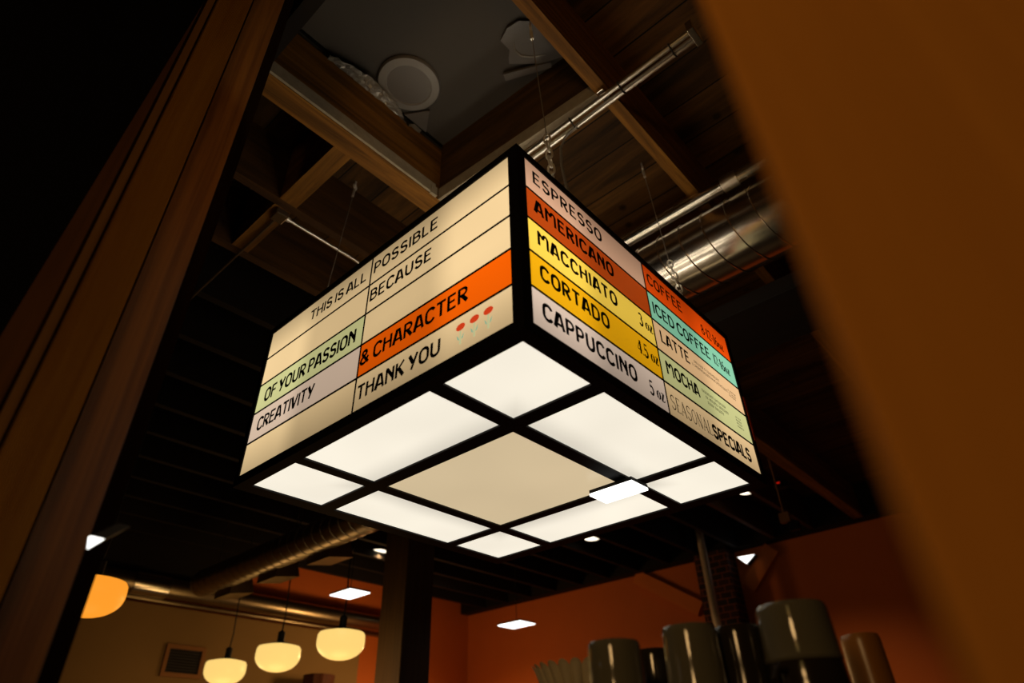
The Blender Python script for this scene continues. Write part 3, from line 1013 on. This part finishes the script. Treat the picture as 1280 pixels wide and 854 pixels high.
half_globe((2.30, 3.92, 2.555), 'glowing half globe pendant nearest the wooden pillar', M['globe'])
half_globe((2.28, 4.80, 2.565), 'glowing half globe pendant between the two others of its row', M['globe'])
half_globe((2.29, 5.73, 2.555), 'glowing half globe pendant at the left end of its row', M['globe'])
half_globe((0.395, 3.70, 2.575), 'deeper orange half globe pendant cut off by the tall left post', M['globe_o'], power=1.2)  # orange reflection in the glass, built as a lit pendant
# added unseen lamp behind the camera, hung there to light both posts
half_globe((-2.0, -0.75, 2.75), 'glowing half globe pendant behind the viewpoint', M['globe'], .185, BACK_FILL_POWER)


# added globe pendant, unseen behind the wooden pillar, to brighten the orange corner
half_globe((4.13, 5.40, 3.02), 'glowing half globe pendant hidden behind the wooden pillar', M['globe'], .12, CORNER_FILL_POWER, None)


def glass_reflection(lab, x0, x1, y0, y1, z, top, skew=0.0):  # white squares reflected in the glass, built as glowing panels
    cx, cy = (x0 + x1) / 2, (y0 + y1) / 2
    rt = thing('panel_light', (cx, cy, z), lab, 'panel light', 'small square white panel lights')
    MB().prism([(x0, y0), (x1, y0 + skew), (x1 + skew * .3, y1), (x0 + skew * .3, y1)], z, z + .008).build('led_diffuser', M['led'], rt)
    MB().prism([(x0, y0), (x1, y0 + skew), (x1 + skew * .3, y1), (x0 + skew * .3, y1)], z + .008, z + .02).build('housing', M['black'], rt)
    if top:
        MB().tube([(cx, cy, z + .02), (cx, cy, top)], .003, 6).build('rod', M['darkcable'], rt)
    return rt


glass_reflection('small square white panel light hanging over the pendant nearest the pillar', 1.95, 2.13, 3.37, 3.62, 2.80, CEIL)
glass_reflection('small square white panel light before the orange wall right of the pillar', 3.705, 3.915, 3.27, 3.54, 2.80, CEIL)
glass_reflection('small square white panel light under the bottom grid of the sign', 0.822, 0.918, 0.271, 0.435, 2.372, Z0 + .004)


def reflection_wedge(lab, tri, depth, cat_thing='wedge_light'):  # white triangles reflected in the glass, built as glowing wedges
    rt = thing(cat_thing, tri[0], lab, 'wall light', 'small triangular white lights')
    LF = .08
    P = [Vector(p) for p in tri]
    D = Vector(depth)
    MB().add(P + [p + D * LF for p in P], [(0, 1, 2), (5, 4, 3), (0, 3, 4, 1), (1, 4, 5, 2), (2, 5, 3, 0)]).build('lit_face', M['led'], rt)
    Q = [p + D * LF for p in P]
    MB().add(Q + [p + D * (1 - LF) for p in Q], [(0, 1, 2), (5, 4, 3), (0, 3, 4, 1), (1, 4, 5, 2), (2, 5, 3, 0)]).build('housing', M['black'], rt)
    return rt


def ray_d(px, py, d):
    return CAM + (RIGHT * ((px - 640) / 788.35) + DOWN * ((py - 427) / 788.35) + FWD) * d


reflection_wedge('small triangular white light beside the brick pier on the orange wall', [(6.40, 2.273, 3.69), (6.40, 2.073, 3.68), (6.40, 2.188, 3.60)], (.098, 0, 0))

# ================================================================== posts beside the camera
def az(a, h):
    return (CAM.x + h * cos(radians(a)), CAM.y + h * sin(radians(a)))


lp = thing('wooden_post', (*az(79, 1.25), 0), 'tall brown wooden post with fluted and smooth boards at left', 'post')
MB().prism([az(75.9, 1.20), az(79.2, 1.15), az(79.2, 1.19), az(75.9, 1.24)][::-1] if False else ccw([az(75.7, 1.20), az(79.25, 1.15), az(79.3, 1.19), az(75.6, 1.24)]), 0, CEIL - .002).build('smooth_board', M['post_wood'], lp)
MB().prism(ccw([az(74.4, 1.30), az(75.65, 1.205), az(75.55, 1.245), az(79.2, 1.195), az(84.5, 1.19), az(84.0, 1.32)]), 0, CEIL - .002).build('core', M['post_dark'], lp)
# fluted board: fine vertical ribs
NR = 22
ribs = []
for k in range(NR):
    a0 = 79.45 + (83.3 - 79.45) * k / NR
    a1 = 79.45 + (83.3 - 79.45) * (k + .62) / NR
    h0 = 1.135 - .03 * k / NR
    ribs += [az(a0, h0), az(a1, h0), az(a1 + .02, h0 + .0035), az(79.45 + (83.3 - 79.45) * (k + 1) / NR - .01, h0 + .0035)]
MB().prism(ccw(ribs + [az(83.3, 1.17), az(79.45, 1.18)]), 0, CEIL - .002).build('fluted_board', M['post_flute'], lp)
MB().prism(ccw([az(83.45, 1.10), az(84.2, 1.10), az(84.2, 1.17), az(83.45, 1.17)]), 0, CEIL - .002).build('edge_strip', M['post_pale'], lp)
# leaning outer casing: wider towards the ground
def zz(px, py, h):
    d = RIGHT * ((px - 640) / 788.35) + DOWN * ((py - 427) / 788.35) + FWD
    return CAM.z + d.z * h / math.hypot(d.x, d.y)


b0 = [az(82.6, 1.20), az(88.8, 1.20), az(88.8, 1.25), az(82.6, 1.25)]
t0 = [az(82.6, 1.20), az(83.2, 1.20), az(83.2, 1.25), az(82.6, 1.25)]
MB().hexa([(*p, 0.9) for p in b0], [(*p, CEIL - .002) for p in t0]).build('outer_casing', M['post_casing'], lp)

tri = [ray_d(110.5, 671.5, .915), ray_d(108.5, 687, .915), ray_d(128, 675.5, .93)]
reflection_wedge('small triangular white light on the edge of the left post', [tuple(p) for p in tri], tuple(FWD * .07))

rp = thing('wooden_post', (*az(5, .2), 0), 'big blurred brown wooden post close up on the right', 'post')
e0 = Vector(az(9.6, .16))
dx = Vector((.70, -.71))
dn = Vector((.71, .70))
q = [e0, e0 + dx * .24, e0 + dx * .24 + dn * .10, e0 + dn * .02 + dx * .02]
MB().prism(ccw([tuple(v) for v in q]), 0, CEIL - .002).build('post_shaft', M['near_post'], rp, bevel=.004)
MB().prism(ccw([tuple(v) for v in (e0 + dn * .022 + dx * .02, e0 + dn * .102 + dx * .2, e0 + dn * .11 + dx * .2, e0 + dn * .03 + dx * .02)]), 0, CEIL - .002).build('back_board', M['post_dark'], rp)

# ================================================================== far room
pl = thing('wooden_pillar', (2.84, 3.80, 0), 'square wooden pillar behind the pendants and the sign', 'pillar')
MB().box(2.683, 2.99, 3.642, 3.956, 0.12, CEIL - .002).build('shaft', M['pillar'], pl, bevel=.006)
MB().box(2.66, 3.01, 3.62, 3.98, 0, 0.12).build('plinth', M['dark_beam'], pl, bevel=.006)

bkp = thing('brick_pier', (6.45, 2.56, 0), 'dark old brick pier against the orange wall', 'brick pier')
MB().box(6.33, 6.565, 2.37, 2.78, 0, JB).build('brickwork', M['brick'], bkp)
pb = thing('steel_pole', (6.1, 2.54, 0), 'thin grey steel pole in front of the brick pier', 'pole')
MB().tube([(6.1, 2.54, 0.02), (6.1, 2.54, CEIL)], .042, 16).build('tube', M['pole'], pb, smooth=True)
MB().box(6.02, 6.18, 2.46, 2.62, 0, .02).build('base_plate', M['grey_trim'], pb)
for lab, a, b in (('orange diagonal timber brace left of the brick pier', (3.72, 3.78), (2.90, 3.25)), ('orange diagonal timber brace right of the brick pier', (1.90, 3.74), (2.27, 3.38))):
    A = Vector((6.50, a[0], a[1])); B = Vector((6.50, b[0], b[1]))
    d = (B - A).normalized()
    nrm = Vector((0, -d.z, d.y)) * .085
    tag(MB().hexa([A - nrm + Vector((0, 0, 0)), A - nrm + Vector((.068, 0, 0)), A + nrm + Vector((.068, 0, 0)), A + nrm + Vector((0, 0, 0))],
                  [B - nrm + Vector((0, 0, 0)), B - nrm + Vector((.068, 0, 0)), B + nrm + Vector((.068, 0, 0)), B + nrm + Vector((0, 0, 0))]).build('timber_brace', M['brace']), lab, 'brace')

vg = thing('vent_grille', (2.31, 6.73, 2.74), 'dark square vent grille on the beige wall', 'vent')
MB().box(2.10, 2.52, 6.715, 6.74, 2.60, 2.64).box(2.10, 2.52, 6.715, 6.74, 2.86, 2.90).box(2.10, 2.14, 6.715, 6.74, 2.64, 2.86).box(2.48, 2.52, 6.715, 6.74, 2.64, 2.86).build('frame', M['tan_box'], vg, bevel=.003)
MB().box(2.14, 2.48, 6.733, 6.739, 2.64, 2.86).build('opening', M['vent'], vg)
sl = MB()
for k in range(8):
    z = 2.65 + k * .026
    sl.hexa([(2.14, 6.72, z), (2.48, 6.72, z), (2.48, 6.733, z + .012), (2.14, 6.733, z + .012)], [(2.14, 6.72, z + .003), (2.48, 6.72, z + .003), (2.48, 6.733, z + .015), (2.14, 6.733, z + .015)])
sl.build('slats', M['vent'], vg)

ra = thing('woven_basket', (3.75, 6.4, 2.32), 'brown woven basket low on the beige wall beside the pendants', 'basket')
MB().lathe([(.12, 0), (.15, .1), (.165, .3), (.17, .38), (.15, .38), (.14, .1), (0, .05)], (3.75, 6.4, 2.32), 40, mod=lambda a, z: 1 + .05 * cos(10 * a)).build('weave', M['rattan'], ra, smooth=True)
MB().box(3.5, 4.0, 6.2, 6.74, 2.28, 2.32).build('ledge', M['dark_beam'], None)
tag(bpy.data.objects['ledge'], 'dark ledge on the beige wall carrying the woven basket', 'ledge')

# sensor boxes with red lamps and the hanging tag
for x, y, lab in ((3.2, 5.35, 'tiny dark sensor with a red lamp left of the pillar'), (4.9, 1.1, 'tiny dark sensor with a red lamp right of the sign')):
    sn = thing('ceiling_sensor', (x, y, JB), lab, 'sensor')
    MB().lathe([(.05, -.04), (.07, -.02), (.07, 0), (0, 0)], (x, y, JB), 20).build('body', M['black'], sn, smooth=True)
    MB().box(x - .075, x - .068, y - .012, y + .012, JB - .018, JB - .006).build('indicator', M['red'], sn)
ht = thing('hanging_tag', (4.28, 0.95, 3.24), 'small tan and black box hanging on a cord right of the sign', 'box')
MB().tube([(4.28, .95, CEIL), (4.285, .95, 3.6), (4.28, .95, 3.33)], .006, 6).build('cord', M['tan_box'], ht, smooth=True)
MB().box(4.26, 4.31, .91, .99, 3.25, 3.33).build('upper_box', M['tan_box'], ht, bevel=.006)
MB().box(4.27, 4.32, .86, .94, 3.18, 3.25).build('lower_box', M['black'], ht, bevel=.006)

# ================================================================== shelf with cups in front
SH = 1.690
sf = thing('cup_shelf', (0.35, -.22, 0), 'dark shelf along the bottom edge carrying the cups', 'shelf')
MB().prism(ccw([(-.02, -.02), (.34, -.46), (.74, -.14), (.38, .30)]), SH - .03, SH).build('shelf_board', M['shelf'], sf, bevel=.004)
for p in ((.05, .02), (.34, -.38), (.65, -.12), (.36, .22)):
    MB().box(p[0] - .02, p[0] + .02, p[1] - .02, p[1] + .02, 0, SH - .03).build('leg', M['shelf'], sf)


def cup(px, d, rad, h, mat, lab, z0=SH, handle=None, stack=1):
    c2 = ray_d(px, 854, d)
    x, y = c2.x, c2.y
    rt = thing('coffee_cup', (x, y, z0), lab, 'cup', 'cups turned upside down on the shelf')
    MB().lathe([(rad * 1.0, 0), (rad * 1.03, .004), (rad * 1.0, .01), (rad * .985, h * .5), (rad * .965, h * .90), (rad * .945, h * .965), (rad * .90, h), (rad * .80, h + .001), (rad * .72, h - .003), (0, h - .003)], (x, y, z0), 40).build('cup_body', mat, rt, smooth=True)
    if handle is not None:
        a = radians(handle)
        u = Vector((cos(a), sin(a), 0))
        pts = [Vector((x, y, z0)) + u * (rad * .93) + Vector((0, 0, h * .25)), Vector((x, y, z0)) + u * (rad * 1.4) + Vector((0, 0, h * .28)),
               Vector((x, y, z0)) + u * (rad * 1.55) + Vector((0, 0, h * .5)), Vector((x, y, z0)) + u * (rad * 1.4) + Vector((0, 0, h * .72)), Vector((x, y, z0)) + u * (rad * .9) + Vector((0, 0, h * .75))]
        MB().tube(pts, .006, 8).build('handle', mat, rt, smooth=True)
    return rt


cup(772, 1.0, .044, .098, M['cup'], 'grey green cup standing right of the pleated paper filters')
cup(822, 1.16, .042, .112, M['cup_dark'], 'dark cup behind the two leftmost grey green cups')
cup(872, 1.0, .046, .118, M['cup'], 'grey green cup in front of the thin steel pole')
cup(934, 1.02, .040, .120, M['cup_dark'], 'dark cup between the two larger grey green cups')
c1 = cup(1012, .98, .060, .060, M['cup_dark'], 'wide dark cup under the tall grey green cup', handle=170)
cup(1012, .98, .058, .085, M['cup'], 'widest grey green cup stacked on a dark cup at right', z0=SH + .057)
cup(1092, 1.14, .036, .125, M['cup_tan'], 'tan cup at the right end of the shelf')  # reflected tan panel, built here as a cup

fc = ray_d(728, 854, 1.24)
ff = thing('paper_filters', (fc.x, fc.y, SH), 'stack of pale pleated paper filters left of the cups', 'paper filters')
NP = 24
fm = MB()
vs, fs = [], []
SEG = NP * 8
rings = [(.055, .0), (.066, .03), (.080, .062), (.095, .088), (.099, .094), (.093, .090), (.07, .05), (.05, .02)]
for r, z in rings:
    for k in range(SEG):
        a = 2 * pi * k / SEG
        wv = abs(cos(NP * a / 2)) ** .7          # rounded pleats with sharp valleys
        amp = min(1, .25 + z / .08)
        rr = r * (1 - .10 * amp * (1 - wv))
        vs.append((fc.x + rr * cos(a), fc.y + rr * sin(a), SH + z + (.010 * wv if z > .085 else 0)))
for i in range(len(rings) - 1):
    for k in range(SEG):
        k2 = (k + 1) % SEG
        fs.append((i * SEG + k, i * SEG + k2, (i + 1) * SEG + k2, (i + 1) * SEG + k))
fs.append(tuple(range(SEG - 1, -1, -1)))
fm.add(vs, fs).build('filter_stack', M['filter'], ff)
